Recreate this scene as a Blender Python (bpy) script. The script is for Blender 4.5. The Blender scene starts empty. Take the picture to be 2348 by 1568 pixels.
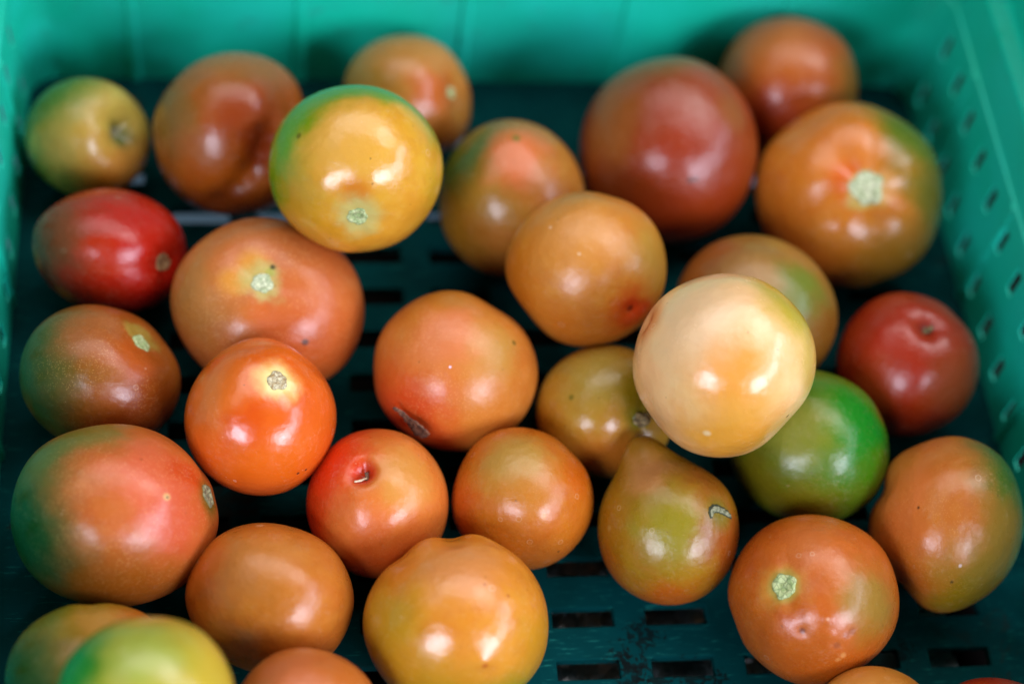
import bpy, bmesh, math, random
import numpy as np
from mathutils import Vector, Matrix

random.seed(7)
S = bpy.context.scene
COL = S.collection

# ------------------------------------------------------------------ camera
# crate frame: X to the right along the back wall, Y towards the back wall, Z up
CAM = np.array([0.0, 0.0, 0.60])
RC = np.array([[0.98936, -0.00192, 0.14545],       # rows: crate axes in camera axes (right, down, forward)
               [-0.08461, -0.83309, 0.54669],
               [0.11025, -0.55311, -0.82578]])
# exact orthonormal frame
F = 4200.0
def nrm(v):
    v = np.array(v, float); return v / np.linalg.norm(v)
d1 = nrm([-650, -6400, F]); d2 = nrm([30000, (F*F - 650*30000)/6400, F]); d3 = np.cross(d2, d1)
RC = np.array([d2, d1, d3])
right, down, fwd = RC @ [1, 0, 0], RC @ [0, 1, 0], RC @ [0, 0, 1]
cam = bpy.data.cameras.new("camera")
cam.sensor_width = 36.0
cam.lens = F / 2348 * 36
cam.clip_start = 0.02; cam.clip_end = 60
cam.dof.use_dof = True
cam.dof.focus_distance = 0.632
cam.dof.aperture_fstop = 2.85
cam.dof.aperture_blades = 0
co = bpy.data.objects.new("camera", cam); COL.objects.link(co)
M = Matrix(((right[0], -down[0], -fwd[0], CAM[0]),
            (right[1], -down[1], -fwd[1], CAM[1]),
            (right[2], -down[2], -fwd[2], CAM[2]), (0, 0, 0, 1)))
co.matrix_world = M
S.camera = co

# ------------------------------------------------------------------ light
S.view_settings.view_transform = 'Standard'
S.view_settings.look = 'None'
S.view_settings.exposure = 0.5
S.view_settings.gamma = 1.0
W = bpy.data.worlds.new("World"); S.world = W; W.use_nodes = True
bg = W.node_tree.nodes["Background"]
bg.inputs[0].default_value = (0.55, 0.72, 1.0, 1); bg.inputs[1].default_value = 0.008

TGT = Vector((0.10, 0.38, 0.02))
def area(name, az, el, dist, sx, sy, radiance, col, shape='RECTANGLE'):
    """az: degrees clockwise from the +Y (back wall) direction, el: elevation"""
    a, e = math.radians(az), math.radians(el)
    d = Vector((math.sin(a)*math.cos(e), math.cos(a)*math.cos(e), math.sin(e)))
    l = bpy.data.lights.new(name, 'AREA'); l.shape = shape; l.size = sx; l.size_y = sy
    l.energy = radiance * math.pi * sx * sy; l.color = col
    o = bpy.data.objects.new(name, l); COL.objects.link(o)
    o.location = TGT + d*dist
    o.rotation_euler = d.to_track_quat('Z', 'Y').to_euler()
    return o
area("opening_lamp", 146, 29, 2.0, 0.86, 0.60, 15.0, (0.78, 0.82, 1.0))
area("opening_lamp", 118, 30, 2.0, 0.66, 0.34, 9.5, (0.70, 0.79, 1.0))
area("opening_lamp", 214, 31, 2.0, 0.66, 0.60, 14.5, (0.78, 0.82, 1.0))
area("opening_lamp", 96, 35, 2.0, 0.8, 0.40, 5.0, (0.72, 0.80, 1.0), 'ELLIPSE')
area("roof_lamp", 12, 68, 1.8, 2.5, 1.2, 1.6, (1.0, 0.95, 0.94), 'ELLIPSE')
area("roof_lamp", 78, 58, 1.9, 1.0, 0.9, 2.2, (1.0, 0.96, 0.98), 'ELLIPSE')
area("roof_lamp", 278, 58, 1.9, 0.8, 0.6, 0.7, (0.92, 0.95, 1.0), 'ELLIPSE')

# ------------------------------------------------------------------ helpers
def lin(c):
    out = []
    for v in c[:3]:
        v = v/255.0
        out.append(v/12.92 if v <= 0.04045 else ((v+0.055)/1.055)**2.4)
    return (out[0], out[1], out[2], 1.0)

def link(name, me, mat=None, parent=None, smooth=True):
    o = bpy.data.objects.new(name, me); COL.objects.link(o)
    if mat: me.materials.append(mat)
    if parent: o.parent = parent
    if smooth:
        me.polygons.foreach_set("use_smooth", [True]*len(me.polygons))
    return o

def mesh(name, verts, faces):
    me = bpy.data.meshes.new(name); me.from_pydata([tuple(map(float, v)) for v in verts], [], faces); me.update()
    return me

class NT:
    def __init__(s, mat):
        mat.use_nodes = True
        s.t = mat.node_tree; s.n = s.t.nodes; s.l = s.t.links
        s.bsdf = s.n["Principled BSDF"]
    def node(s, typ, **kw):
        nd = s.n.new(typ)
        for k, v in kw.items(): setattr(nd, k, v)
        return nd
    def put(s, sock, v):
        if hasattr(v, 'is_linked') or hasattr(v, 'links'): s.l.new(v, sock)
        else: sock.default_value = v
    def mix(s, fac, a, b, mode='MIX'):
        m = s.node('ShaderNodeMix', data_type='RGBA', blend_type=mode)
        s.put(m.inputs[0], fac); s.put(m.inputs[6], a); s.put(m.inputs[7], b)
        return m.outputs[2]
    def noise(s, vec, scale, detail=3, rough=0.5, dist=0.0, out=0):
        m = s.node('ShaderNodeTexNoise'); s.l.new(vec, m.inputs['Vector'])
        m.inputs['Scale'].default_value = scale; m.inputs['Detail'].default_value = detail
        m.inputs['Roughness'].default_value = rough; m.inputs['Distortion'].default_value = dist
        return m.outputs[out]
    def vmath(s, op, a, b, out=0):
        m = s.node('ShaderNodeVectorMath', operation=op)
        s.put(m.inputs[0], a); s.put(m.inputs[1], b)
        return m.outputs[out]
    def math(s, op, a, b=0.0):
        m = s.node('ShaderNodeMath', operation=op); s.put(m.inputs[0], a); s.put(m.inputs[1], b)
        return m.outputs[0]
    def rng(s, v, a, b, c=0.0, d=1.0, smooth=True):
        m = s.node('ShaderNodeMapRange', interpolation_type='SMOOTHSTEP' if smooth else 'LINEAR')
        s.put(m.inputs[0], v)
        for i, x in enumerate((a, b, c, d)): m.inputs[i+1].default_value = x
        return m.outputs[0]
    def bump(s, h, strength, dist):
        m = s.node('ShaderNodeBump'); m.inputs['Strength'].default_value = strength; m.inputs['Distance'].default_value = dist
        s.l.new(h, m.inputs['Height']); s.l.new(m.outputs[0], s.bsdf.inputs['Normal'])

# ------------------------------------------------------------------ tomatoes
def vdir(p):
    """offset (dx, dy) on the face turned to the viewer -> unit vector (right, down, away)"""
    if len(p) == 3: return nrm(p)
    x, y = p; r2 = x*x + y*y
    if r2 > 0.98:
        k = math.sqrt(0.98/r2); x *= k; y *= k; r2 = 0.98
    return np.array([x, y, -math.sqrt(1-r2)])

def warm(c):
    l = lin(c); return (l[0]*.84, l[1]*.70, l[2]*min(1, .26 + .90*l[2]), 1.0)

TONE = {2: .78, 4: .9, 6: .88, 7: .66, 8: .78, 11: .82, 13: .72, 14: .85, 16: .85, 19: .9, 20: .92, 24: .92, 25: .88, 26: .92, 27: .92, 12: 1.0, 33: .7}     # darker, browner skins: shade of deeper-lying fruit put into the colour

def tomato_material(name, base, patches, rough=0.27, speck=0.3, seed=0, mott=0.5, coat=0.0, flecks=0.5):
    m = bpy.data.materials.new(name); k = NT(m)
    at = k.node('ShaderNodeAttribute', attribute_name='udir').outputs['Vector']
    off = k.vmath('ADD', at, (seed*3.17, seed*1.71, seed*0.93))
    warp = k.noise(off, 2.3, 5, 0.55, 0.0, 1)
    warp = k.vmath('SUBTRACT', warp, (0.5, 0.5, 0.5))
    wv = k.vmath('MULTIPLY', warp, (0.60, 0.60, 0.60))
    w = k.vmath('ADD', at, wv)
    wv2 = k.vmath('MULTIPLY', warp, (0.06, 0.06, 0.06))
    w2 = k.vmath('ADD', at, wv2)
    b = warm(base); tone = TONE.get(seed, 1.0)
    n1 = k.noise(off, 1.6, 4, 0.6, 0.4)
    c = k.mix(k.rng(n1, 0.35, 0.7, 0, mott), b, (min(1, b[0]*1.12), b[1]*1.5, b[2]*1.55, 1))
    n2 = k.noise(off, 3.1, 4, 0.6, 0.6)
    c = k.mix(k.rng(n2, 0.45, 0.75, 0, mott), c, (b[0]*0.86, b[1]*0.72, b[2]*0.65, 1))
    for pt in patches:
        d, r, colr = pt[0], pt[1], pt[2]
        st = min(1, 1.1*(pt[3] if len(pt) > 3 else 0.9))
        soft = pt[4] if len(pt) > 4 else 0.6
        u = vdir(d)
        dist = k.vmath('DISTANCE', w if r > 0.2 else (w2 if r > 0.06 else at), tuple(u), out=1)
        f = k.rng(dist, r*(1-soft), r*(1+soft), st, 0.0)
        c = k.mix(f, c, warm(colr))
    # fine pale pores
    if speck > 0:
        v = k.node('ShaderNodeTexVoronoi', feature='F1'); k.l.new(off, v.inputs['Vector']); v.inputs['Scale'].default_value = 38
        f = k.rng(v.outputs['Distance'], 0.10, 0.34, speck*0.5, 0.0)
        big = k.noise(off, 2.0, 2)
        f = k.math('MULTIPLY', f, k.rng(big, 0.35, 0.65, 0.1, 1.0))
        c = k.mix(f, c, lin((245, 190, 120)))
    # scattered dark flecks and dry scabs
    v = k.node('ShaderNodeTexVoronoi', feature='F1'); k.l.new(off, v.inputs['Vector']); v.inputs['Scale'].default_value = 4.3
    wn = k.noise(off, 40, 2)
    dd = k.math('ADD', v.outputs['Distance'], k.rng(wn, 0.3, 0.7, -0.03, 0.03))
    sel = k.node('ShaderNodeSeparateColor'); k.l.new(v.outputs['Color'], sel.inputs[0])
    f = k.math('MULTIPLY', k.rng(dd, 0.035, 0.075, 1, 0), k.rng(sel.outputs[0], 0.60, 0.62, 0, flecks))
    c = k.mix(f, c, lin((95, 62, 30)))
    # dried water marks: thin pale rings, and a few pale scuffs
    v = k.node('ShaderNodeTexVoronoi', feature='F1'); k.l.new(k.vmath('ADD', off, (5.3, 2.2, 8.1)), v.inputs['Vector']); v.inputs['Scale'].default_value = 3.4
    dd = k.math('ADD', v.outputs['Distance'], k.rng(wn, 0.2, 0.8, -0.012, 0.012))
    sel = k.node('ShaderNodeSeparateColor'); k.l.new(v.outputs['Color'], sel.inputs[0])
    f = k.math('MULTIPLY', k.math('MULTIPLY', k.rng(dd, 0.10, 0.125, 0, 1), k.rng(dd, 0.125, 0.15, 1, 0)), k.rng(sel.outputs[1], 0.86, 0.88, 0, 0.32))
    c = k.mix(f, c, lin((238, 214, 180)))
    mp = k.node('ShaderNodeMapping'); k.l.new(off, mp.inputs['Vector']); mp.inputs['Rotation'].default_value = (seed*.7, seed*1.1, seed*.4); mp.inputs['Scale'].default_value = (4, 34, 34)
    sn = k.noise(mp.outputs[0], 1.0, 2, 0.5)
    f = k.math('MULTIPLY', k.rng(sn, 0.70, 0.76, 0, 0.35), k.rng(n2, 0.5, 0.6))
    c = k.mix(f, c, lin((235, 200, 160)))
    # settled dust, patchy
    du = k.noise(off, 14, 6, 0.75)
    c = k.mix(k.math('MULTIPLY', k.rng(du, 0.50, 0.72, 0, 0.12), k.rng(n1, .4, .6)), c, lin((215, 190, 160)))
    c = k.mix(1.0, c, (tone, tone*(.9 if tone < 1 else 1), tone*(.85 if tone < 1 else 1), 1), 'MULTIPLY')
    k.l.new(c, k.bsdf.inputs['Base Color'])
    sm = k.noise(off, 5.0, 5, 0.65)
    k.l.new(k.rng(sm, 0.3, 0.75, rough*1.05, rough*1.5), k.bsdf.inputs['Roughness'])
    k.bsdf.inputs['IOR'].default_value = 1.45
    k.bsdf.inputs['Subsurface Weight'].default_value = 0.08
    k.bsdf.inputs['Subsurface Radius'].default_value = (1.0, 0.35, 0.12)
    k.bsdf.inputs['Subsurface Scale'].default_value = 0.003
    k.bsdf.inputs['Coat Weight'].default_value = 0.2 + coat
    k.l.new(k.rng(sm, 0.3, 0.75, rough*0.75, rough*1.0), k.bsdf.inputs['Coat Roughness'])
    fine = k.noise(off, 70, 3, 0.6)
    mid = k.noise(off, 9, 3, 0.5)
    low = k.noise(off, 3.2, 2, 0.5)
    h = k.math('ADD', k.math('ADD', k.math('MULTIPLY', fine, 0.28), k.math('MULTIPLY', mid, 0.9)), k.math('MULTIPLY', low, 3.0))
    k.bump(h, 0.13, 0.002)
    return m

def cork_material(name, ca, cb, cd):
    m = bpy.data.materials.new(name); k = NT(m)
    at = k.node('ShaderNodeAttribute', attribute_name='disc').outputs['Vector']   # polar coords of the scar
    n = k.noise(at, 2.4, 4, 0.55, 0.6)
    c = k.mix(k.rng(n, 0.35, 0.68), lin(ca), lin(cb))
    v = k.node('ShaderNodeTexVoronoi', feature='DISTANCE_TO_EDGE'); k.l.new(at, v.inputs['Vector']); v.inputs['Scale'].default_value = 2.6
    c = k.mix(k.rng(v.outputs['Distance'], 0.0, 0.12, 0.6, 0.0), c, lin(cd))
    ln = k.vmath('LENGTH', k.vmath('MULTIPLY', at, (1, 1, 0)), (0, 0, 0), out=1)
    c = k.mix(k.rng(ln, 0.84, 1.0, 0.0, 0.6), c, lin((120, 130, 80)))
    k.l.new(c, k.bsdf.inputs['Base Color']); k.bsdf.inputs['Roughness'].default_value = 0.7
    k.bump(n, 0.6, 0.0006)
    return m
CORK = {'green': cork_material('cork_green', (196, 206, 150), (146, 168, 104), (76, 92, 52)),
        'white': cork_material('cork_white', (214, 216, 178), (164, 176, 130), (84, 96, 64)),
        'tan': cork_material('cork_tan', (206, 196, 160), (160, 132, 84), (84, 58, 26)),
        'dark': cork_material('cork_dark', (150, 150, 110), (105, 90, 62), (40, 36, 26)),
        'brown': cork_material('cork_brown', (170, 130, 85), (125, 85, 52), (60, 38, 22))}

def frame_for(axis):
    axis = nrm(axis); t = np.array([0, 0, 1.0]) if abs(axis[2]) < 0.9 else np.array([1.0, 0, 0])
    e1 = nrm(np.cross(t, axis)); e2 = np.cross(axis, e1)
    return axis, e1, e2

NOI = {}
def lownoise(U, seed):
    rs = np.random.RandomState(seed)
    out = np.zeros(len(U))
    for f, a in ((1.6, 1.0), (2.7, 0.7), (4.4, 0.35)):
        for _ in range(3):
            k = rs.normal(size=3); k = k/np.linalg.norm(k)*f
            out += a*np.sin(U @ k*1.8 + rs.uniform(0, 6.28))/3
    return out

TOM = []
class Tomato:
    def __init__(s, idx, x, y, a, b, rot=0.0, stem=None, rs=0.13, cav=(0.10, 0.32), lobes=(5, 0.015), bumps=(), lump=0.023, depth=None,
                 lift=None, after=(), base=(200, 120, 60), patches=(), rough=0.27, speck=0.3, coat=0.0, cork='green', label='', mott=0.5, halo=None, flecks=0.5):
        s.__dict__.update({k: v for k, v in locals().items() if k != 's'})
        s.px = (x, y)
        if stem is None:
            rr = np.random.RandomState(100+idx); s.axis = nrm([rr.uniform(-.5, .5), rr.uniform(-.1, .6), 1.0]); s.vis = False
        else:
            s.axis = vdir(stem); s.vis = True
        s.ray = np.array([(x-1174)/F, (y-784)/F, 1.0])
        rd = nrm(s.ray)                      # local frame: right, down, along the sight line
        e1 = nrm(np.array([1.0, 0, 0]) - rd*rd[0]); e2 = np.cross(rd, e1)
        s.L = np.stack([e1, e2, rd], 1)      # camera coords
    def rho(s, U):
        ax, e1, e2 = frame_for(s.axis)
        ca = np.clip(U @ ax, -1, 1); phi = np.arccos(ca); psi = np.arctan2(U @ e2, U @ e1)
        d, w = s.cav
        r = 1 - d*np.exp(-(phi/w)**2) - 0.025*np.exp(-((np.pi-phi)/0.35)**2)
        n, am = s.lobes
        r += am*np.cos(n*psi + s.idx + 0.5*np.sin(psi+s.idx))*np.sin(phi)*(0.25 + np.exp(-(phi/0.8)**2))
        r += s.lump*lownoise(U, s.idx*13+5)
        for bp in s.bumps:
            u = vdir(bp[0]); dist = np.linalg.norm(U - u, axis=1)
            r += bp[2]*np.exp(-(dist/bp[1])**2)
        return r
    def unit(s, U, off=0.0):
        """directions (right, down, away) -> offsets in px-at-centre units, crate axes"""
        r = s.rho(U) + off
        P = U*r[:, None]
        th = math.radians(s.rot); c, n = math.cos(th), math.sin(th)
        dz = s.depth or (s.a+s.b)/2
        # ellipse axes a, b turned by rot in the right/down plane
        q = np.stack([P[:, 0]*c + P[:, 1]*n, -P[:, 0]*n + P[:, 1]*c, P[:, 2]], 1)*np.array([s.a, s.b, dz])
        q = np.stack([q[:, 0]*c - q[:, 1]*n, q[:, 0]*n + q[:, 1]*c, q[:, 2]], 1)
        return (q @ s.L.T) @ RC.T
    def sphere(s, na=96, nr=64):
        ax, e1, e2 = frame_for(s.axis)
        t = np.linspace(0, 1, nr+1)[1:-1]; phi = np.pi*t**1.25
        psi = np.arange(na)*2*np.pi/na
        U = [ax]
        for p in phi:
            for q in psi: U.append(ax*math.cos(p) + (e1*math.cos(q) + e2*math.sin(q))*math.sin(p))
        U.append(-ax); U = np.array(U)
        f = []
        for j in range(na): f.append((0, 1+j, 1+(j+1) % na))
        for i in range(len(phi)-1):
            o = 1+i*na
            for j in range(na):
                f.append((o+j, o+na+j, o+na+(j+1) % na, o+(j+1) % na))
        o = 1+(len(phi)-1)*na; e = len(U)-1
        for j in range(na): f.append((o+j, e, o+(j+1) % na))
        return U, f

def groove(x, y, w, a, zs=(-.45, -.15, .15, .45)):
    """a furrow running over the edge of the fruit at (x, y)"""
    return [((x, y, z), w, a*(.65 if i == 0 else 1)) for i, z in enumerate(zs)]
def T(*a, **k): TOM.append(Tomato(len(TOM)+1, *a, **k))
GRP = "green-shouldered tomatoes in the green crate"
G, DG, BG_ = (70, 132, 32), (45, 88, 28), (28, 140, 22)
# 1 back-left corner
T(203, 315, 141, 136, stem=(.70, -.14), rs=.16, cav=(.42, .46), lobes=(4, .04), base=(192, 170, 98), rough=.24, speck=.0, cork='dark',
  patches=[((-.6, -.75), .75, (84, 128, 48)), ((-.2, .1), .5, (196, 160, 92), .6), ((.3, .85), .6, (182, 118, 48)), ((.75, .35), .45, (176, 128, 74), .7), ((.76, -.10), .3, (70, 96, 50), .8)],
  label="yellow tomato with green shoulder in the back left corner")
# 2 big lobed orange
T(537, 312, 186, 187, stem=(.88, -.05), rs=.1, cav=(.22, .5), lobes=(4, .045), bumps=[((.52, -.28), .2, -.06), ((.42, -.05), .17, -.09), ((.34, .2), .16, -.11), ((.2, .44), .15, -.11), ((.0, .62), .14, -.10), ((-.2, .76), .12, -.07), ((.40, .75), .35, .05), ((.25, -.5), .3, .03), ((-.75, -.65, 0), .4, -.03)], base=(186, 104, 50), rough=.22, speck=.1, cork='dark',
  patches=[((.05, -.85), .5, (178, 122, 62), .7), ((.15, -.2), .45, (190, 88, 60), .75), ((-.75, -.3), .4, (150, 108, 56), .8), ((-.1, .45), .4, (178, 96, 30), .7), ((.36, .15), .28, (130, 46, 16), .8), ((.4, .85), .5, (140, 70, 28), .8), ((-.1, .9), .4, (120, 52, 20), .7)],
  label="big deeply lobed orange brown tomato beside the back left yellow one")
# 3 half hidden
TOM.append(None)
# 4
T(940, 222, 155, 138, rot=25, stem=(.85, -.12), rs=.14, cav=(.28, .52), base=(196, 140, 84), rough=.2, speck=0, cork='green',
  patches=[((-.75, -.1), .6, (160, 138, 72), .8), ((.45, -.15), .45, (208, 118, 72), .8), ((-.1, -.8), .5, (190, 138, 72), .6), ((.3, .85), .5, (176, 108, 44), .7)],
  label="tan tomato against the back wall with its stem hollow turned right")
# 5 glossy yellow green
T(815, 387, 198, 194, stem=(.02, .585), rs=.13, cav=(.07, .30), lobes=(6, .012), base=(218, 166, 72), rough=.17, coat=.25, speck=.15, after=(2, 4), cork='green',
  patches=[((-.85, -.40, -.1), .74, (112, 165, 6), 1, .45), ((-.1, -1, -.05), .66, (104, 165, 8), 1, .45), ((.75, -.6, .1), .5, (140, 166, 44), .9), ((-.15, -.35), .5, (224, 182, 104), .7), ((.95, .2), .35, (200, 176, 62), .7), ((-.65, .55), .5, (200, 156, 46), .6),
           ((0, .30), .18, (206, 120, 30), .7), ((.02, .585), .26, (196, 204, 140), .8), ((-.64, -.38), .035, (110, 90, 40), .8), ((-.72, -.80, -.05), .60, (108, 166, 6), 1, .45), ((-.98, .05, -.1), .42, (120, 164, 14), .85, .5), ((.25, -1, -.1), .46, (112, 164, 10), .95, .5)],
  label="glossy yellow tomato with green rim resting on three others")
# 6
T(1171, 457, 168, 180, rot=-8, base=(188, 132, 74), rough=.24, speck=.1, bumps=[((.08, -.80), .3, .03)],
  patches=[((-.75, -.5), .65, (98, 124, 28), .95), ((-.8, .4), .5, (160, 124, 42), .8), ((-.2, .05), .35, (176, 148, 72), .7), ((.1, -.55), .42, (222, 132, 96), .85), ((.6, .2), .4, (192, 126, 70), .6), ((.08, -.74), .05, (110, 130, 50), .9), ((.3, .9), .5, (170, 110, 40), .7)],
  label="tomato with pink tip and green left cheek between two orange ones")
# 7 large
T(1530, 346, 204, 213, rot=8, base=(164, 74, 38), rough=.27, speck=.15,
  patches=[((-.2, -1), .55, (152, 108, 52), .85), ((-.6, -.3), .4, (178, 116, 66), .7), ((.35, -.5), .42, (172, 82, 58), .7), ((.15, -.05), .45, (178, 66, 36), .8), ((.7, -.4), .2, (170, 106, 70), .8), ((.3, .6), .6, (170, 66, 30), .8), ((.25, .30), .03, (90, 45, 40), .8), ((.31, .29), .025, (90, 45, 40), .8)],
  label="largest red brown tomato, below the one in the back right corner")
# 8
T(1804, 203, 162, 160, base=(190, 102, 46), rough=.26, speck=0,
  patches=[((.95, .05), .5, (150, 116, 48), .85), ((-.1, -.5), .5, (202, 124, 60), .7), ((-.2, .6), .7, (172, 66, 32), .85)],
  label="orange tomato alone in the back right corner")
# 9
T(1945, 450, 212, 212, stem=(.22, -.10), rs=.215, cav=(.15, .42), lobes=(5, .05), base=(206, 126, 58), rough=.2, speck=.1, cork='white', depth=185,
  patches=[((.75, -.62), .62, (98, 126, 34), .95), ((.95, .1), .45, (122, 122, 44), .9), ((.5, .75), .6, (150, 116, 50), .85), ((0, -.45), .35, (218, 138, 84), .7), ((-.6, .7), .5, (178, 96, 46), .7), ((.0, -.2), .2, (216, 104, 46), .8), ((.42, -.12), .16, (236, 200, 150), .5), ((.22, -.10), .26, (190, 184, 120), .7, .3)],
  label="large orange tomato with wide pale stem scar by right wall")
# 10
T(1346, 617, 184, 179, rot=12, after=(6, 7), bumps=groove(-.8, .6, .4, -.03) + groove(.3, -.97, .25, -.02) + [((.55, .52), .11, -.05), ((.5, .5), .4, -.02)], base=(202, 132, 62), rough=.28, speck=.3,
  patches=[((-.1, -.45), .5, (212, 154, 96), .7), ((.56, .50), .36, (198, 66, 28), .95), ((.85, -.2), .4, (184, 150, 74), .7), ((-.85, .1), .4, (198, 122, 36), .8), ((0, .85), .5, (196, 118, 50), .6), ((.555, .515), .045, (110, 30, 14), .9)],
  label="orange tan tomato with red pitted dimple at its lower right")
# 11
T(1730, 722, 188, 180, rot=25, base=(174, 138, 80), rough=.3, speck=.2,
  patches=[((.6, -.25), .42, (122, 150, 56), .9), ((-.6, -.65), .5, (176, 110, 60), .85), ((-.1, -.5), .35, (196, 164, 116), .7), ((.85, .35), .5, (150, 108, 48), .8)],
  label="tan and green tomato half hidden behind the pale cream one")
# 12 pale
T(1660, 837, 210, 211, rot=20, after=(11, 19, 20, 25), lump=.028, bumps=groove(.75, .70, .4, -.03) + groove(-.8, .62, .4, -.025) + [((-.84, -.46), .12, -.045), ((-.8, -.3), .1, .012), ((.6, .75), .4, -.04)], base=(250, 216, 162), rough=.19, coat=.2, speck=.1, mott=.2, flecks=.25,
  patches=[((.72, -.62), .42, (196, 184, 84), .95), ((.95, -.1), .35, (214, 188, 108), .8), ((.08, .1), .46, (238, 172, 100), 1), ((-.3, -.5), .5, (240, 220, 176), .6), ((.1, .8), .6, (234, 174, 84), .9), ((-.8, -.45), .2, (226, 150, 106), .75), ((.72, .58), .025, (120, 80, 40), .9), ((-.18, .72), .04, (245, 225, 170), .9)],
  label="pale cream tomato resting on top of the greenish ones")
# 13
T(2080, 836, 162, 164, bumps=groove(.75, -.7, .3, -.025), stem=(.29, -.56), rs=0, cav=(.15, .20), base=(182, 56, 30), rough=.25, speck=0, mott=.2, cork='brown',
  patches=[((-.2, -.35), .5, (196, 62, 46), .7), ((.7, .3), .5, (166, 84, 44), .7), ((-.4, .3), .35, (176, 70, 26), .6), ((0, .9), .5, (150, 48, 24), .7), ((.29, -.56), .12, (140, 20, 10), .8)],
  label="red tomato with small dry stub near the right wall")
# 14
T(255, 577, 178, 140, rot=12, stem=(.74, .16), rs=.17, cav=(.14, .36), lobes=(4, .03), base=(192, 34, 28), rough=.22, speck=0, mott=.15, cork='brown',
  patches=[((-.75, -.2), .62, (150, 72, 40), .95), ((-.15, .1), .3, (206, 62, 36), .7), ((-.98, .15), .2, (204, 112, 44), .9), ((-.62, .72), .16, (200, 104, 40), .9), ((-.2, .8), .4, (150, 40, 24), .6)],
  label="bright red oval tomato with brown stem scar near left wall")
# 15
T(616, 702, 222, 200, rot=18, lump=.008, stem=(-.06, -.28), rs=.13, cav=(.12, .40), lobes=(5, .022), bumps=[((-.5, 0), .22, -.015)], base=(202, 112, 72), rough=.27, speck=.8, cork='white', depth=180,
  patches=[((-.7, .0), .5, (186, 124, 76), .8), ((.1, -.75), .5, (206, 124, 86), .7), ((.3, .55), .6, (200, 102, 60), .8), ((-.15, -.5), .16, (222, 160, 74), .75), ((-.35, -.28), .16, (222, 160, 80), .7), ((-.06, -.28), .24, (192, 190, 130), .8, .4), ((.03, -.42), .05, (176, 190, 110), .8), ((.06, -.47), .03, (70, 70, 40), .9), ((.35, .38), .035, (60, 40, 50), .8)],
  label="broad rosy orange tomato with round white stem scar")
# 16
T(230, 866, 183, 163, rot=20, stem=(.60, -.58), rs=.16, cav=(.16, .42), base=(166, 96, 42), rough=.26, speck=.8, cork='green',
  patches=[((-.8, -.25), .75, (98, 104, 38), .95), ((-.1, -.6), .45, (188, 112, 70), .7), ((.5, -.35), .35, (192, 98, 42), .8), ((.5, .5), .5, (150, 72, 26), .7), ((-.55, .75), .35, (150, 120, 52), .6), ((.64, -.62), .26, (170, 160, 90), .8, .3)],
  label="brown tomato with green left side, below the bright red oval")
# 17
T(597, 958, 172, 178, rot=8, stem=(.22, -.48), rs=.145, cav=(.05, .34), lobes=(5, .014), after=(15,), bumps=[((-.05, -1, .1), .35, .05), ((.55, -.85, .1), .3, -.03)], base=(224, 104, 44), rough=.17, coat=.25, speck=.15, mott=.25, cork='tan',
  patches=[((-.4, -.3), .5, (226, 124, 66), .6), ((-.2, .1), .3, (214, 82, 30), .7), ((.2, .6), .5, (228, 112, 40), .7), ((0, .95), .35, (206, 100, 60), .6), ((.22, -.48), .30, (244, 200, 130), .9, .5), ((.22, -.48), .19, (236, 226, 150), .9, .3), ((.48, .68), .02, (90, 50, 40), .9), ((.58, .64), .018, (90, 50, 40), .9)],
  label="glossy bright orange tomato with tan scar, overlapping the broad rosy one")
# 18
T(1040, 851, 190, 184, rot=30, bumps=groove(.55, -.85, .3, -.022) + [((.45, -.9), .34, -.02), ((-.5, .62), .2, -.03)], base=(206, 128, 68), rough=.27, speck=.6,
  patches=[((-.6, .55), .6, (210, 82, 46), .95), ((.45, -.3), .4, (196, 156, 92), .8), ((-.1, -.45), .45, (218, 132, 98), .85), ((.5, .45), .45, (206, 136, 72), .6), ((0, -.95), .35, (200, 132, 52), .7), ((-.04, -.05), .014, (240, 235, 225), .95), ((.72, -.35), .03, (110, 96, 40), .8)],
  label="orange tomato with a dry brown petal stuck at lower left")
# 19
T(1385, 943, 160, 153, stem=(.56, .14), rs=.11, cav=(.14, .42), lobes=(5, .02), base=(182, 146, 70), rough=.2, speck=.15, cork='dark',
  patches=[((-.1, -.55), .5, (176, 168, 98), .8), ((.5, -.25), .35, (140, 134, 34), .9), ((-.8, .2), .4, (184, 136, 44), .8), ((0, .75), .5, (190, 122, 56), .8), ((.56, .14), .2, (120, 132, 40), .8), ((-.45, -.2), .04, (120, 120, 50), .8)],
  label="olive tan tomato with dry dark calyx under the pale cream one")
# 20
T(1853, 1026, 186, 174, rot=18, base=(88, 132, 34), rough=.25, speck=.2, mott=.25,
  patches=[((.68, -.32), .62, (22, 146, 16), 1), ((-.1, -.2), .45, (134, 156, 76), .8), ((-.7, .4), .45, (112, 116, 28), .8), ((-.1, .8), .45, (116, 118, 28), .8), ((.93, -.45), .14, (120, 84, 30), .7)],
  label="green tomato peeking out below the pale cream one")
# 21
T(2168, 1202, 168, 208, rot=16, after=(20,), bumps=groove(-.93, -.46, .17, -.085) + groove(-.62, .82, .38, -.05) + [((-.75, -.80, .0), .28, .05), ((-.66, .62), .42, -.09), ((-.4, .15), .3, .02)], base=(192, 116, 62), rough=.25, speck=.5,
  patches=[((.85, -.45), .6, (72, 112, 30), .95), ((.35, .8), .6, (142, 122, 28), .9), ((.8, .3), .5, (150, 122, 52), .8), ((-.55, -.35), .45, (208, 120, 74), .8), ((-.6, .6), .4, (176, 100, 30), .7), ((-.35, -.2), .016, (90, 40, 20), .9), ((.1, .62), .02, (70, 60, 20), .8), ((.2, .45), .02, (235, 230, 210), .6)],
  label="tall orange tomato with green right side at right edge")
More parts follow.
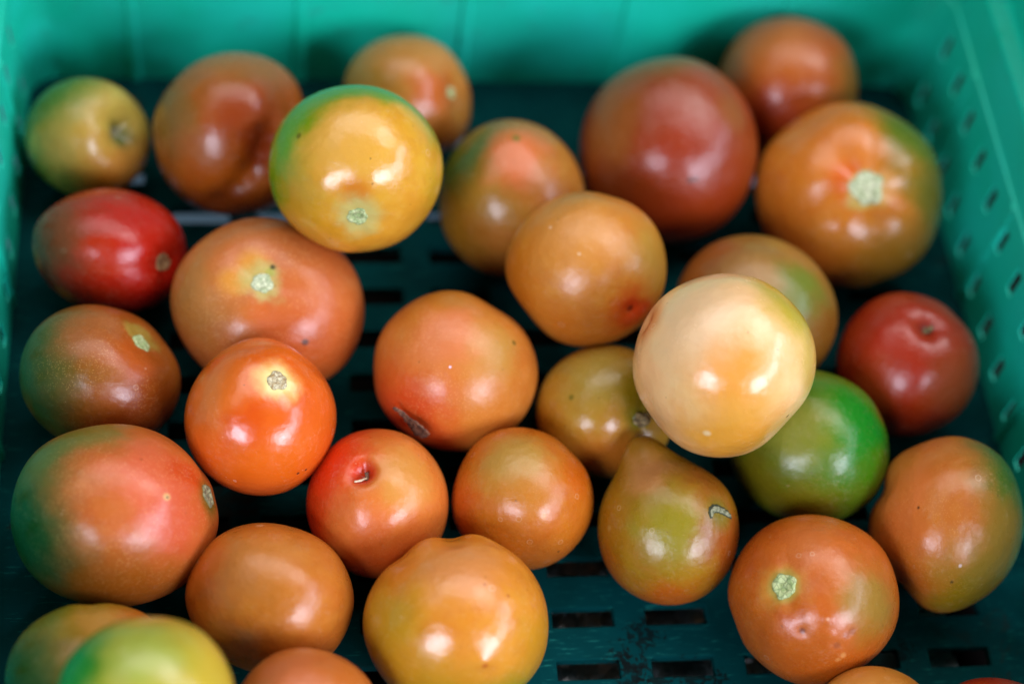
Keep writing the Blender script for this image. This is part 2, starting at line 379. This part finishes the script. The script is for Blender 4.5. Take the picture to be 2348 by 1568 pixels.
# 22
T(262, 1182, 235, 209, rot=6, stem=(.915, -.24), rs=.14, cav=(.05, .3), bumps=[((.47, -.2), .22, .02), ((.9, -.7, 0), .3, -.03)], base=(196, 106, 62), rough=.27, speck=.7, cork='dark',
  patches=[((-.92, .12), .72, (38, 86, 26), .98), ((-.7, -.6), .4, (110, 112, 50), .9), ((-.2, -.9), .35, (128, 118, 48), .8), ((.35, -.5), .42, (218, 106, 88), .85), ((.7, -.45), .25, (204, 76, 34), .8), ((.55, .1), .35, (214, 92, 80), .7), ((.1, .85), .6, (158, 92, 34), .85), ((.92, -.2), .2, (96, 96, 40), .8), ((.47, -.2), .035, (220, 190, 130), .8), ((.475, -.195), .012, (80, 60, 30), .9)],
  label="biggest tomato, rosy with dark green left side at left wall")
# 23
T(866, 1152, 164, 170, rot=12, stem=(-.21, -.41), rs=0, cav=(.20, .15), bumps=[((-.28, -.48), .3, -.015)], base=(216, 128, 74), rough=.24, speck=.35, cork='brown',
  patches=[((-.75, -.55), .72, (222, 58, 26), .97), ((.35, -.3), .45, (214, 156, 92), .8), ((-.2, .2), .4, (216, 116, 70), .6), ((.2, .85), .6, (188, 84, 40), .85), ((-.9, .3), .4, (214, 66, 30), .8), ((-.21, -.41), .2, (206, 52, 22), .85, .4)],
  label="red and tan tomato with deep red hole on its upper left")
# 24
T(1198, 1144, 163, 164, rot=35, bumps=groove(.75, -.75, .3, -.03) + [((-.6, -.8, 0), .4, .02), ((.3, .3), .4, .02)], base=(202, 122, 46), rough=.24, speck=.5,
  patches=[((-.1, -.5), .48, (192, 164, 98), .9), ((0, 0), .35, (198, 140, 72), .6), ((-.9, .1), .4, (204, 100, 34), .8), ((.8, -.3), .35, (206, 108, 30), .7), ((0, .85), .5, (190, 116, 48), .6), ((.28, .22), .035, (214, 160, 90), .8), ((.5, .72), .02, (70, 50, 30), .8)],
  label="orange tomato with dull tan top, left of the pointed pear shaped one")
# 25
T(1531, 1214, 162, 170, bumps=[((-.33, -1, -.05), .32, .34), ((.4, -.9, 0), .4, -.03)], base=(166, 132, 42), rough=.24, speck=.25,
  patches=[((-.25, -.75), .32, (200, 156, 112), .9), ((.05, -.05), .48, (152, 154, 56), .9), ((.85, .25), .5, (152, 84, 34), .9), ((.6, -.7), .4, (156, 96, 34), .8), ((-.85, .0), .4, (166, 124, 28), .8), ((0, .95), .5, (188, 104, 28), .9), ((-.85, .5), .4, (184, 108, 26), .8), ((.72, -.22), .2, (120, 128, 50), .7), ((.4, -.9), .1, (110, 100, 30), .7), ((-.82, -.02), .04, (190, 170, 110), .5)],
  label="pear shaped olive tomato pointing up with a curved scar")
# 26
T(1862, 1373, 190, 193, stem=(-.34, -.16), rs=.165, cav=(.06, .32), lobes=(5, .018), bumps=[((-.12, .36), .06, -.02), ((-.95, .28, 0), .2, -.045), ((-.95, .28, .3), .2, -.04), ((.7, .75, 0), .4, -.03), ((.8, -.6, 0), .4, .02), ((.17, .22), .04, .012), ((.27, .50), .045, -.012), ((.43, .36), .04, -.012), ((.32, .66), .05, .014), ((.38, .45), .05, .016), ((.20, .40), .04, .012)], base=(200, 110, 50), rough=.24, speck=.4,
  patches=[((.65, .05), .45, (166, 136, 70), .9), ((0, -.55), .4, (210, 130, 82), .6), ((.1, .85), .55, (190, 100, 36), .8), ((-.34, -.16), .26, (214, 170, 96), .7, .5), ((-.34, -.16), .2, (186, 184, 112), .85, .3), ((-.12, .36), .035, (120, 50, 24), .8), ((.33, .42), .16, (206, 120, 76), .6), ((.34, .63), .035, (226, 170, 120), .7), ((.28, .68), .03, (226, 170, 120), .6), ((.17, .22), .02, (236, 200, 170), .6), ((.45, .36), .045, (150, 84, 58), .55), ((.38, .40), .04, (160, 88, 60), .5), ((.27, .52), .04, (150, 80, 54), .55)],
  label="orange tomato with small green star scar and scratched front")
# 27
T(617, 1370, 192, 171, rot=15, lump=.028, base=(204, 130, 66), rough=.24, speck=.35, bumps=[((.1, .3), .5, .015)],
  patches=[((-.85, -.2), .5, (204, 112, 44), .85), ((-.1, -.45), .5, (214, 152, 96), .75), ((.2, .2), .4, (208, 140, 62), .6), ((-.2, .8), .5, (176, 96, 36), .8), ((.5, .8), .4, (190, 106, 54), .7), ((-.1, -.96), .05, (230, 190, 150), .7)],
  label="smooth orange tan tomato right below the glossy bright orange one")
# 28
T(1045, 1428, 213, 202, bumps=groove(-.05, -1, .14, -.05) + groove(-.64, -.80, .15, -.04) + [((-.32, -1, -.05), .2, .04), ((.2, -1, -.05), .22, .045), ((.28, .42), .1, .03), ((.3, .5), .06, -.02)], base=(216, 144, 66), rough=.17, coat=.15, speck=.25, lobes=(5, .02),
  patches=[((0, -.65), .42, (222, 156, 112), .8), ((-.8, .1), .55, (186, 150, 48), .85), ((.55, .85), .5, (166, 158, 40), .9), ((.9, .2), .35, (200, 152, 50), .7), ((-.3, .8), .5, (190, 148, 44), .8), ((-.6, -.55), .3, (208, 134, 52), .7), ((.3, .45), .03, (190, 100, 60), .8), ((.55, -.3), .02, (180, 100, 50), .7), ((.3, -.42), .02, (180, 100, 50), .7)],
  label="large glossy orange yellow tomato with notched top near the front")
# 29
T(220, 1562, 206, 182, bumps=groove(-.1, -1, .12, -.05) + [((-.05, -.75), .2, -.04), ((-.3, -.9), .2, .02)], base=(158, 122, 44), rough=.24, speck=0,
  patches=[((-.85, .1), .65, (62, 88, 26), .95), ((.15, -.75), .32, (196, 150, 92), .8), ((.6, -.75), .35, (196, 112, 48), .85), ((-.5, -.8), .3, (122, 120, 36), .8)],
  label="olive tomato with creased top at front left corner")
# 30
T(335, 1603, 200, 188, after=(29,), base=(178, 180, 86), rough=.17, coat=.2, speck=0, mott=.2, flecks=.1,
  patches=[((-.85, -.35), .55, (34, 134, 34), 1), ((-.2, -1, .1), .3, (80, 130, 36), .9), ((.8, -.3), .45, (206, 192, 84), .9), ((-.1, -.5), .35, (160, 190, 106), .7)],
  label="blurred pale yellow green tomato at the very front left")
# 31
T(703, 1642, 172, 156, after=(27, 28), base=(202, 118, 76), rough=.26, speck=.2, patches=[((-.2, -.6), .4, (206, 120, 92), .7), ((.6, -.5), .4, (198, 112, 52), .7)],
  label="rosy orange tomato cut off by the front edge, left of the notched one")
# 32
T(2003, 1656, 142, 126, after=(26,), base=(206, 142, 78), rough=.25, speck=.2, patches=[((-.4, -.6), .4, (212, 150, 92), .7), ((.7, -.5), .4, (190, 116, 50), .7)],
  label="orange tomato cut off at the front below the scratched one")
# 33
T(2282, 1690, 150, 140, base=(184, 56, 30), rough=.25, speck=0, label="sliver of dark red tomato in the front right corner")

BY = {t.idx: t for t in TOM if t}
TOM = [t for t in TOM if t]
CAMH = CAM[2]
def settle(t, lift):
    zr = (RC @ t.ray)[2]
    Z = (CAMH - lift)/(-zr + t.ext)
    t.Z = Z; t.c = CAM + (RC @ t.ray)*Z; t.r = (t.a*t.b)**.5*Z/F
    t.lift_ = lift
for t in TOM:
    t.U, t.F = t.sphere()
    t.V = t.unit(t.U)/F
    t.ext = -t.V[:, 2].min()
    settle(t, 0.0)
def gap(t, o):
    """signed gap between two rounded bodies along the line of centres"""
    d = o.c - t.c; L = np.linalg.norm(d); n = d/L
    return L - (t.V @ n).max()*t.Z - (-(o.V @ n)).max()*o.Z
order = sorted(TOM, key=lambda t: (len(t.after) > 0, 0))
done = set(t.idx for t in TOM if not t.after)
pend = [t for t in TOM if t.after]
while pend:
    for t in pend:
        if all(a in done for a in t.after): break
    pend.remove(t)
    h = 0.0
    others = [o for o in TOM if o.idx in done]
    while h < 0.12:
        settle(t, h)
        if all(gap(t, o) > -0.0012 for o in others if np.linalg.norm(o.c-t.c) < 0.12): break
        h += 0.001
    done.add(t.idx)
for t in TOM:
    for o in TOM:
        if o.idx < t.idx and np.linalg.norm(o.c-t.c) < 0.1 and gap(t, o) < -0.002:
            print('overlap', t.idx, o.idx, round(gap(t, o), 4))
    if t.lift_ > 0: print('lift', t.idx, round(t.lift_, 3))

def scar_patch(t, ax, rs, off, nr=9, na=36, irr=0.12, seed=0, dome=0.0, shape=None):
    """a small corky pad that follows the tomato's skin round direction ax"""
    ax, e1, e2 = frame_for(ax); rr = np.random.RandomState(seed)
    ph = rr.uniform(0, 6.28, 4)
    U, disc, offs = [ax], [(0, 0, 0)], [off+dome]
    for i in range(1, nr+1):
        q = i/nr
        for j in range(na):
            a = 2*math.pi*j/na
            rad = rs*q*(1 + irr*(math.sin(3*a+ph[0])*.5 + math.sin(5*a+ph[1])*.5 + math.sin(8*a+ph[2])*.3))
            U.append(ax*math.cos(rad) + (e1*math.cos(a) + e2*math.sin(a))*math.sin(rad))
            disc.append((q*math.cos(a), q*math.sin(a), seed*1.3))
            ring = 0.5+0.5*math.cos(q*9.5)
            e = off*(1 if q < .93 else -0.6) - 0.010*math.exp(-(q/.55)**2) + (rr.uniform(-.5, .5)*.35 + (ring-.5)*.5)*off*(1 if q < .9 else 0)
            offs.append(e)
    f = [(0, 1+j, 1+(j+1) % na) for j in range(na)]
    for i in range(nr-1):
        o = 1+i*na
        f += [(o+j, o+na+j, o+na+(j+1) % na, o+(j+1) % na) for j in range(na)]
    U = np.array(U); V = t.unit(U, np.array(offs))/F*t.Z
    me = mesh('stem_scar', V, f)
    at = me.attributes.new('disc', 'FLOAT_VECTOR', 'POINT'); at.data.foreach_set('vector', np.array(disc, float).ravel())
    return me

def flip(me):
    bm = bmesh.new(); bm.from_mesh(me); bmesh.ops.recalc_face_normals(bm, faces=bm.faces); bm.to_mesh(me); bm.free()

OBJ = {}
for t in TOM:
    me = mesh('tomato', t.V*t.Z, t.F); flip(me)
    at = me.attributes.new('udir', 'FLOAT_VECTOR', 'POINT'); at.data.foreach_set('vector', t.U.astype(float).ravel())
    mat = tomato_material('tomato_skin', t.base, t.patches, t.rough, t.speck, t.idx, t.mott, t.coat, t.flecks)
    root = link('tomato', me, mat)
    root.location = Vector(t.c)
    root['label'] = t.label; root['category'] = 'tomato'; root['group'] = GRP
    OBJ[t.idx] = root
    if t.vis and t.rs:
        sm = scar_patch(t, t.axis, t.rs, 0.014, seed=t.idx, dome=0.004); flip(sm)
        link('stem_scar', sm, CORK[t.cork], root)

def simple(name, col, rough=0.7, col2=None, scale=60, bump=0.3):
    m = bpy.data.materials.new(name); k = NT(m)
    tc = k.node('ShaderNodeTexCoord').outputs['Object']
    n = k.noise(tc, scale, 4, 0.6)
    k.l.new(k.mix(k.rng(n, 0.35, 0.65), lin(col), lin(col2 or [v*.7 for v in col])), k.bsdf.inputs['Base Color'])
    k.bsdf.inputs['Roughness'].default_value = rough
    if bump: k.bump(n, bump, 0.001)
    return m
DRY = simple('dry_leaf', (128, 90, 64), .85, (64, 42, 34), 700, .5)
STUB = simple('dry_stub', (150, 128, 84), .8, (70, 58, 34), 600, .6)
PALE = simple('pale_fibre', (226, 206, 176), .6, (200, 170, 130), 300, 0)
SCARM = simple('scar_cork', (150, 150, 118), .7, (88, 92, 62), 900, .6)
SCARE = simple('scar_edge', (56, 62, 34), .7, (30, 36, 20), 700, .4)

def surf(t, p, off=0.0):
    """point of the tomato's skin in its own coordinates, for offset p on its seen face"""
    U = np.array([vdir(p)]); return (t.unit(U, np.array([off]))/F*t.Z)[0]
def surf_n(t, p):
    e = 0.02; a = surf(t, p); b = surf(t, (p[0]+e, p[1])); c = surf(t, (p[0], p[1]+e))
    n = np.cross(c-a, b-a); n = nrm(n)
    return n if n @ nrm(a) > 0 else -n

def strip(t, pts, widths, lift, thick, name, mat, parent, arch=0.0, nseg=28):
    """a thin solid band laid along points on the skin"""
    pts = np.array(pts, float); k = len(pts)
    def ev(arr, q):
        x = q*(k-1); i = min(int(x), k-2); f = x-i
        p0, p1, p2, p3 = arr[max(i-1, 0)], arr[i], arr[i+1], arr[min(i+2, k-1)]
        return 0.5*((2*p1)+(-p0+p2)*f+(2*p0-5*p1+4*p2-p3)*f*f+(-p0+3*p1-3*p2+p3)*f**3)
    W = np.array(widths, float); LF = np.array(lift, float)
    V, Fc = [], []
    prev = None
    for i in range(nseg+1):
        q = i/nseg; p = ev(pts, q); p2 = ev(pts, min(q+.02, 1)) if q < .98 else p; p1 = ev(pts, q-.02) if q >= .98 else p
        a = surf(t, p); n = surf_n(t, p); tg = nrm(surf(t, p2)-surf(t, p1)); sd = np.cross(n, tg)
        w = max(ev(W, q), 0.0001); h = ev(LF, q)
        w *= 1+.12*math.sin(i*2.1)
        for sx in (-1, -.5, 0, .5, 1):
            V.append(a + sd*w*sx + n*(h + arch*(sx*sx) + 0.0002*math.sin(i*1.7+sx*3)))
        for sx in (1, .5, 0, -.5, -1):
            V.append(a + sd*w*sx + n*(h - thick + arch*(sx*sx)))
    m = 10
    for i in range(nseg):
        for j in range(m):
            Fc.append((i*m+j, i*m+(j+1) % m, (i+1)*m+(j+1) % m, (i+1)*m+j))
    Fc.append(tuple(range(m))); Fc.append(tuple(nseg*m+j for j in range(m)))
    me = mesh(name, V, Fc); flip(me)
    return link(name, me, mat, parent)

t18 = BY[18]
leaf = strip(t18, [(-.60, .36), (-.57, .44), (-.49, .52), (-.40, .58), (-.33, .66), (-.27, .70)], [.0006, .0009, .0016, .0028, .0030, .0010], [.0050, .0026, .0030, .0036, .0032, .0024], .0006, 'dry_petal', DRY, None, arch=.0007)
leaf.location = OBJ[18].location
leaf['label'] = "shrivelled brown petal stuck to the middle orange tomato"; leaf['category'] = 'dried petal'
t25 = BY[25]
pp = [(.60, -.15), (.60, -.24), (.66, -.28), (.75, -.25), (.83, -.20), (.87, -.15)]
ed = strip(t25, pp, [.0005, .0012, .0015, .0014, .0012, .0004], [.00015]*6, .0006, 'scar', SCARE, OBJ[25])
strip(t25, [(.605, -.165), (.61, -.235), (.665, -.27), (.75, -.245), (.825, -.197), (.855, -.165)], [.0003, .0008, .0010, .0009, .0007, .0002], [.0004]*6, .0004, 'scar_core', SCARM, ed)

def stub(t, p, length, rad, lean, mat, name, parent, sink=0.001, nseg=6, na=10, seed=1):
    a = surf(t, p); n = nrm(surf_n(t, p) + np.array(lean)); ax, e1, e2 = frame_for(n); rr = np.random.RandomState(seed)
    V, Fc = [], []
    for i in range(nseg+1):
        q = i/nseg
        for j in range(na):
            an = 2*math.pi*j/na; r = rad*(1-.25*q)*(1+.25*rr.uniform(-1, 1))
            V.append(a + n*(q*length - sink) + (e1*math.cos(an)+e2*math.sin(an))*r)
    for i in range(nseg):
        for j in range(na): Fc.append((i*na+j, i*na+(j+1) % na, (i+1)*na+(j+1) % na, (i+1)*na+j))
    Fc.append(tuple(range(na))); Fc.append(tuple(nseg*na+j for j in range(na)))
    me = mesh(name, V, Fc); flip(me)
    return link(name, me, mat, parent)
stub(BY[13], (.29, -.54), .0045, .0013, (.5, -.4, .0), STUB, 'stem_stub', OBJ[13], seed=3)
stub(BY[23], (-.17, -.36), .003, .0008, (.5, .2, .3), DRY, 'stem_stub', OBJ[23], sink=.0005, seed=4)
fb = strip(BY[23], [(-.33, -.27), (-.26, -.29), (-.2, -.32), (-.15, -.335)], [.0003, .0003, .0003, .0004], [.0008, .0008, .001, .001], .0005, 'fibre', PALE, OBJ[23], nseg=10)
# dry calyx of 19: a stub and curled sepals
stub(BY[19], (.57, .14), .0055, .0024, (.1, -.1, .1), STUB, 'stem_stub', OBJ[19], seed=5)
for q in range(5):
    an = q*1.256+.4; dx, dy = math.cos(an), math.sin(an)
    strip(BY[19], [(.56+dx*.03, .14+dy*.03), (.56+dx*.08, .14+dy*.09), (.56+dx*.12, .14+dy*.14)], [.0012, .0010, .0003], [.0006, .0016, .0010], .0004, 'sepal', STUB, OBJ[19], arch=.0004, nseg=8)

# ------------------------------------------------------------------ crate
def plastic(name, base, stain=0.0, gloss=0.0):
    m = bpy.data.materials.new(name); k = NT(m)
    tc = k.node('ShaderNodeTexCoord').outputs['Object']
    n = k.noise(tc, 18, 4, 0.6)
    c = k.mix(k.rng(n, 0.3, 0.7), base[0], base[1])
    sc = k.node('ShaderNodeMapping'); k.l.new(tc, sc.inputs['Vector']); sc.inputs['Scale'].default_value = (40, 340, 60); sc.inputs['Rotation'].default_value = (0, 0, .5)
    s2 = k.noise(sc.outputs[0], 3, 3, 0.6)
    c = k.mix(k.rng(s2, 0.58, 0.72, 0, .4), c, (0.02, 0.22, 0.18, 1))
    if stain:
        d = k.noise(tc, 42, 6, 0.7, .6); d2 = k.noise(tc, 9, 2)
        f = k.math('MULTIPLY', k.rng(d, 0.54, 0.60), k.rng(d2, 0.52, 0.66, 0, stain))
        c = k.mix(f, c, lin((38, 34, 28)))
        for px, py, r in ((.1372, .2695, .006), (.1330, .2560, .008), (.1405, .2520, .007), (.1530, .2525, .008), (.1290, .2610, .005), (.2330, .2590, .004), (.1620, .2470, .007)):
            dd = k.vmath('DISTANCE', tc, (px-.099, py-.25, 0), out=1)
            w = k.math('ADD', dd, k.rng(k.noise(tc, 330, 5, .7, 1.0), .3, .7, -.006, .006))
            c = k.mix(k.rng(w, r*.55, r*.75, .8, 0), c, lin((12, 17, 17)))
    k.l.new(c, k.bsdf.inputs['Base Color'])
    k.l.new(k.rng(n, .3, .7, gloss or (.45 if not stain else .6), (gloss and gloss+.1) or (.6 if not stain else .75)), k.bsdf.inputs['Roughness'])
    if stain: k.bsdf.inputs['Specular IOR Level'].default_value = 0.02
    fine = k.noise(tc, 260, 3, 0.6)
    h = k.math('ADD', fine, k.math('MULTIPLY', s2, .6))
    k.bump(h, 0.12, 0.0006)
    return m
RIM = plastic('crate_rim_plastic', ((0.001, 0.41, 0.24, 1), (0.001, 0.45, 0.31, 1)), gloss=.22)
PL = plastic('crate_plastic', ((0.001, 0.46, 0.28, 1), (0.001, 0.50, 0.36, 1))); PLF = plastic('shaded_floor_plastic', ((0.0003, 0.029, 0.031, 1), (0.0003, 0.046, 0.049, 1)), 0.85)  # floor: the walls' green darkened, shade among the fruit put into its colour

crate = bpy.data.objects.new('crate', None); COL.objects.link(crate)
crate.location = (0.099, 0.25, 0)
crate['label'] = "green plastic harvest crate with slotted floor and walls, holding the tomatoes"
crate['category'] = 'crate'
CO = np.array([0.099, 0.25, 0])
X0, X1, Y0, Y1, CR = -0.093, 0.291, -0.03, 0.5335, 0.012
DRAFT = 0.05

def panel(ub, vb, hole, mapf, name, mat, parent):
    """solid sheet with rectangular openings; mapf(u, v, side) side 0 inner / 1 outer"""
    nu, nv = len(ub), len(vb)
    V = [mapf(u, v, s) - CO for s in (0, 1) for v in vb for u in ub]
    idx = lambda i, j, s: s*nu*nv + j*nu + i
    solid = lambda i, j: 0 <= i < nu-1 and 0 <= j < nv-1 and not hole(i, j)
    Fc = []
    for j in range(nv-1):
        for i in range(nu-1):
            if not solid(i, j): continue
            Fc.append((idx(i, j, 0), idx(i+1, j, 0), idx(i+1, j+1, 0), idx(i, j+1, 0)))
            Fc.append((idx(i, j, 1), idx(i, j+1, 1), idx(i+1, j+1, 1), idx(i+1, j, 1)))
            for (di, dj, p, q) in ((-1, 0, (i, j), (i, j+1)), (1, 0, (i+1, j), (i+1, j+1)), (0, -1, (i, j), (i+1, j)), (0, 1, (i, j+1), (i+1, j+1))):
                if not solid(i+di, j+dj):
                    Fc.append((idx(*p, 0), idx(*q, 0), idx(*q, 1), idx(*p, 1)))
    me = mesh(name, V, Fc)
    bm = bmesh.new(); bm.from_mesh(me)
    bmesh.ops.delete(bm, geom=[v for v in bm.verts if not v.link_faces], context='VERTS')
    bmesh.ops.recalc_face_normals(bm, faces=bm.faces); bm.to_mesh(me); bm.free()
    o = link(name, me, mat, parent, smooth=False)
    bv = o.modifiers.new('bevel', 'BEVEL'); bv.width = 0.0005 if name == 'floor_panel' else 0.0001; bv.segments = 2; bv.limit_method = 'ANGLE'; bv.angle_limit = math.radians(50)
    return o

# floor
xs, xh = [X0-.003], []
for k in range(-2, 8):
    xs += [.0015+.0345*k, .0015+.0345*k+.0228]; xh.append(len(xs)-2)
xs.append(X1+.003)
ys, yh = [Y0-.003], []
for n in range(-14, 12):
    ys += [.2775+.0203*n-.0037, .2775+.0203*n+.0037]; yh.append(len(ys)-2)
ys.append(Y1+.003)
xh, yh = set(xh), set(yh)
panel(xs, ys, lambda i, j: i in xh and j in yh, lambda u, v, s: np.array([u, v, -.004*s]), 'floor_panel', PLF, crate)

# walls: inner outline = rounded rectangle
def arc(cx, cy, a0, a1, n=8):
    return [(cx+CR*math.cos(a0+(a1-a0)*i/n), cy+CR*math.sin(a0+(a1-a0)*i/n), math.cos(a0+(a1-a0)*i/n), math.sin(a0+(a1-a0)*i/n)) for i in range(n+1)]
P4 = math.pi/4
def wall(side, holes):
    L = []
    pitch, hw = 0.0205, 0.0025
    flags = []
    if side == 'right':
        A = arc(X1-CR, Y0+CR, -P4, 0); B = arc(X1-CR, Y1-CR, 0, P4)
        run = lambda s: (X1, s, 1, 0); a, b = Y0+CR, Y1-CR; ph = 0.4957
    elif side == 'back':
        A = arc(X1-CR, Y1-CR, P4, 2*P4); B = arc(X0+CR, Y1-CR, 2*P4, 3*P4)
        run = lambda s: (s, Y1, 0, 1); a, b = X1-CR, X0+CR; ph = 0.0988
    elif side == 'left':
        A = arc(X0+CR, Y1-CR, 3*P4, 4*P4); B = arc(X0+CR, Y0+CR, 4*P4, 5*P4)
        run = lambda s: (X0, s, -1, 0); a, b = Y1-CR, Y0+CR; ph = 0.4957
    else:
        A = arc(X0+CR, Y0+CR, 5*P4, 6*P4); B = arc(X1-CR, Y0+CR, 6*P4, 7*P4)
        run = lambda s: (s, Y0, 0, -1); a, b = X0+CR, X1-CR; ph = 0.0988
    L = list(A[:-1]); lo, hi = min(a, b), max(a, b)
    cs = [ph+pitch*k for k in range(-60, 60) if lo+.004 < ph+pitch*k < hi-.004]
    if b < a: cs = cs[::-1]
    L.append(run(a)); sg = 1 if b > a else -1; hi_ = []
    for c in cs:
        L.append(run(c-sg*hw)); hi_.append(len(L)-1); L.append(run(c+sg*hw))
    L.append(run(b)); L += B[1:]
    hset = set(hi_) if holes else set()
    zs = [-.004, .0085, .0205, .038, .0505, .0598, .0604, .082]
    st = lambda z: 0.0011 if z > .06 else 0.0
    def mp(u, z, s):
        x, y, nx, ny = L[u]; o = DRAFT*max(z, 0) + st(z) + .0007*s
        return np.array([x+nx*o, y+ny*o, z])
    vs = zs
    nm = {'right': 'side_wall', 'left': 'side_wall', 'back': 'end_wall', 'front': 'end_wall'}[side]
    w = panel(list(range(len(L))), vs, lambda i, j: i in hset and j in (1, 3), mp, nm, PL, crate)
    # upright ribs standing proud of the inner face
    rp = [c for c in (cs[::-1] if b < a else cs)]
    base = {'right': .4183, 'left': .4183, 'back': .0196, 'front': .0196}[side]
    for k in range(-12, 12):
        s = base + .0690*k
        if not lo+.006 < s < hi-.006: continue
        x, y, nx, ny = run(s); tx, ty = -ny, nx
        V = []
        for z in (0.0, .0597):
            for q, pr in ((-.0026, 0), (-.0014, .0012), (.0014, .0012), (.0026, 0), (.0026, -.0008), (-.0026, -.0008)):
                o = DRAFT*z - pr
                V.append(np.array([x+nx*o+tx*q, y+ny*o+ty*q, z]) - CO)
        Fc = [(j, (j+1) % 6, 6+(j+1) % 6, 6+j) for j in range(6)] + [tuple(range(6)), tuple(range(6, 12))]
        me = mesh('rib', V, Fc); flip(me); r = link('rib', me, PL, w, smooth=False)
for sd in ('right', 'back', 'left', 'front'): wall(sd, sd in ('right', 'left'))

# stepped rim all round
ring = []
for cx, cy, a0 in ((X1-CR, Y0+CR, -2*P4), (X1-CR, Y1-CR, 0), (X0+CR, Y1-CR, 2*P4), (X0+CR, Y0+CR, 4*P4)):
    ring += arc(cx, cy, a0, a0+2*P4, 12)
zb = .082
o0 = DRAFT*zb + .0011
prof = [(o0, zb+.0002), (o0+.0007, zb+.0012), (o0+.0070, zb+.0016), (o0+.0082, zb+.003), (o0+.0100, .121), (o0+.0112, .123), (o0+.024, .123), (o0+.0255, .1215), (o0+.0255, .108), (o0+.0235, .108), (o0+.0235, .1205), (o0+.0125, .1205), (o0+.0108, zb-.001), (o0, zb-.0012+.0014)]
V, Fc = [], []; m = len(prof)
for x, y, nx, ny in ring:
    for o, z in prof: V.append(np.array([x+nx*o, y+ny*o, z]) - CO)
for i in range(len(ring)):
    for j in range(m):
        a, b = i*m, ((i+1) % len(ring))*m
        Fc.append((a+j, a+(j+1) % m, b+(j+1) % m, b+j))
me = mesh('rim', V, Fc); flip(me); link('rim', me, RIM, crate, smooth=False)
# feet
for fx in (X0+.03, X1-.03):
    for fy in (Y0+.03, .38):
        bm = bmesh.new(); bmesh.ops.create_cube(bm, size=1, matrix=Matrix.Translation((fx-CO[0], fy-CO[1], -.0135)) @ Matrix.Diagonal((.03, .03, .0185, 1)))
        bmesh.ops.bevel(bm, geom=bm.edges[:], offset=.002, segments=2, affect='EDGES')
        me = bpy.data.meshes.new('foot'); bm.to_mesh(me); bm.free(); link('foot', me, PL, crate, smooth=False)

# ------------------------------------------------------------------ what shows through the slots: a dark table top and the ground beyond it
wood = simple('dark_wood', (24, 20, 18), 1.0, (16, 14, 12), 12, .4)
wood.node_tree.nodes['Principled BSDF'].inputs['Specular IOR Level'].default_value = 0.05
table = bpy.data.objects.new('table', None); COL.objects.link(table); table.location = (0.1, 0.1, -.75)
table['label'] = "dark wooden table the crate stands on, seen through the floor slots"; table['category'] = 'table'
def prism(poly, z0, z1, name, mat, parent):
    n = len(poly); lo = np.array([parent.location[i] for i in range(3)]) if parent else np.zeros(3)
    V = [np.array([x, y, z])-lo for z in (z0, z1) for x, y in poly]
    Fc = [(j, (j+1) % n, n+(j+1) % n, n+j) for j in range(n)] + [tuple(range(n)), tuple(range(n, 2*n))]
    me = mesh(name, V, Fc); flip(me); return link(name, me, mat, parent, smooth=False)
prism([(-.45, -.5), (.65, -.5), (.65, .9), (.315, .9), (.31, .505), (-.1, .455), (-.45, .42)], -.053, -.023, 'table_top', wood, table)
for lx in (-.40, .60):
    for ly in (-.45, .36):
        prism([(lx-.025, ly-.025), (lx+.025, ly-.025), (lx+.025, ly+.025), (lx-.025, ly+.025)], -.75, -.0535, 'leg', wood, table)
film = bpy.data.materials.new('clear_film'); kf = NT(film)
kf.bsdf.inputs['Base Color'].default_value = lin((150, 165, 165)); kf.bsdf.inputs['Roughness'].default_value = .18
kf.bsdf.inputs['Specular IOR Level'].default_value = .9
V, Fc = [], []; nx, ny = 60, 36
from mathutils import noise as mn
for s_ in (0, 1):
    for j in range(ny+1):
        for i in range(nx+1):
            x = .165*i/nx - .0825; y = .10*j/ny - .05
            z = .006*abs(mn.noise(Vector((x*55, y*55, 3)))) + .004*mn.noise(Vector((x*150, y*150, 8)))
            V.append((x, y, z - .0003*s_))
q = (nx+1)*(ny+1)
for j in range(ny):
    for i in range(nx):
        a = j*(nx+1)+i; Fc.append((a, a+1, a+nx+2, a+nx+1)); Fc.append((q+a, q+a+nx+1, q+a+nx+2, q+a+1))
me = mesh('plastic_film', V, Fc); fo = link('plastic_film', me, film, smooth=False); fo.location = (.175, .262, -.0165)
fo['label'] = "crumpled plastic film glinting under the front floor slots"; fo['category'] = 'plastic film'
gm = simple('concrete', (100, 130, 150), .9, (84, 112, 132), 6, .3)
g = prism([(-4, -4), (4, -4), (4, 4), (-4, 4)], -.78, -.75, 'ground', gm, None); g['kind'] = 'structure'
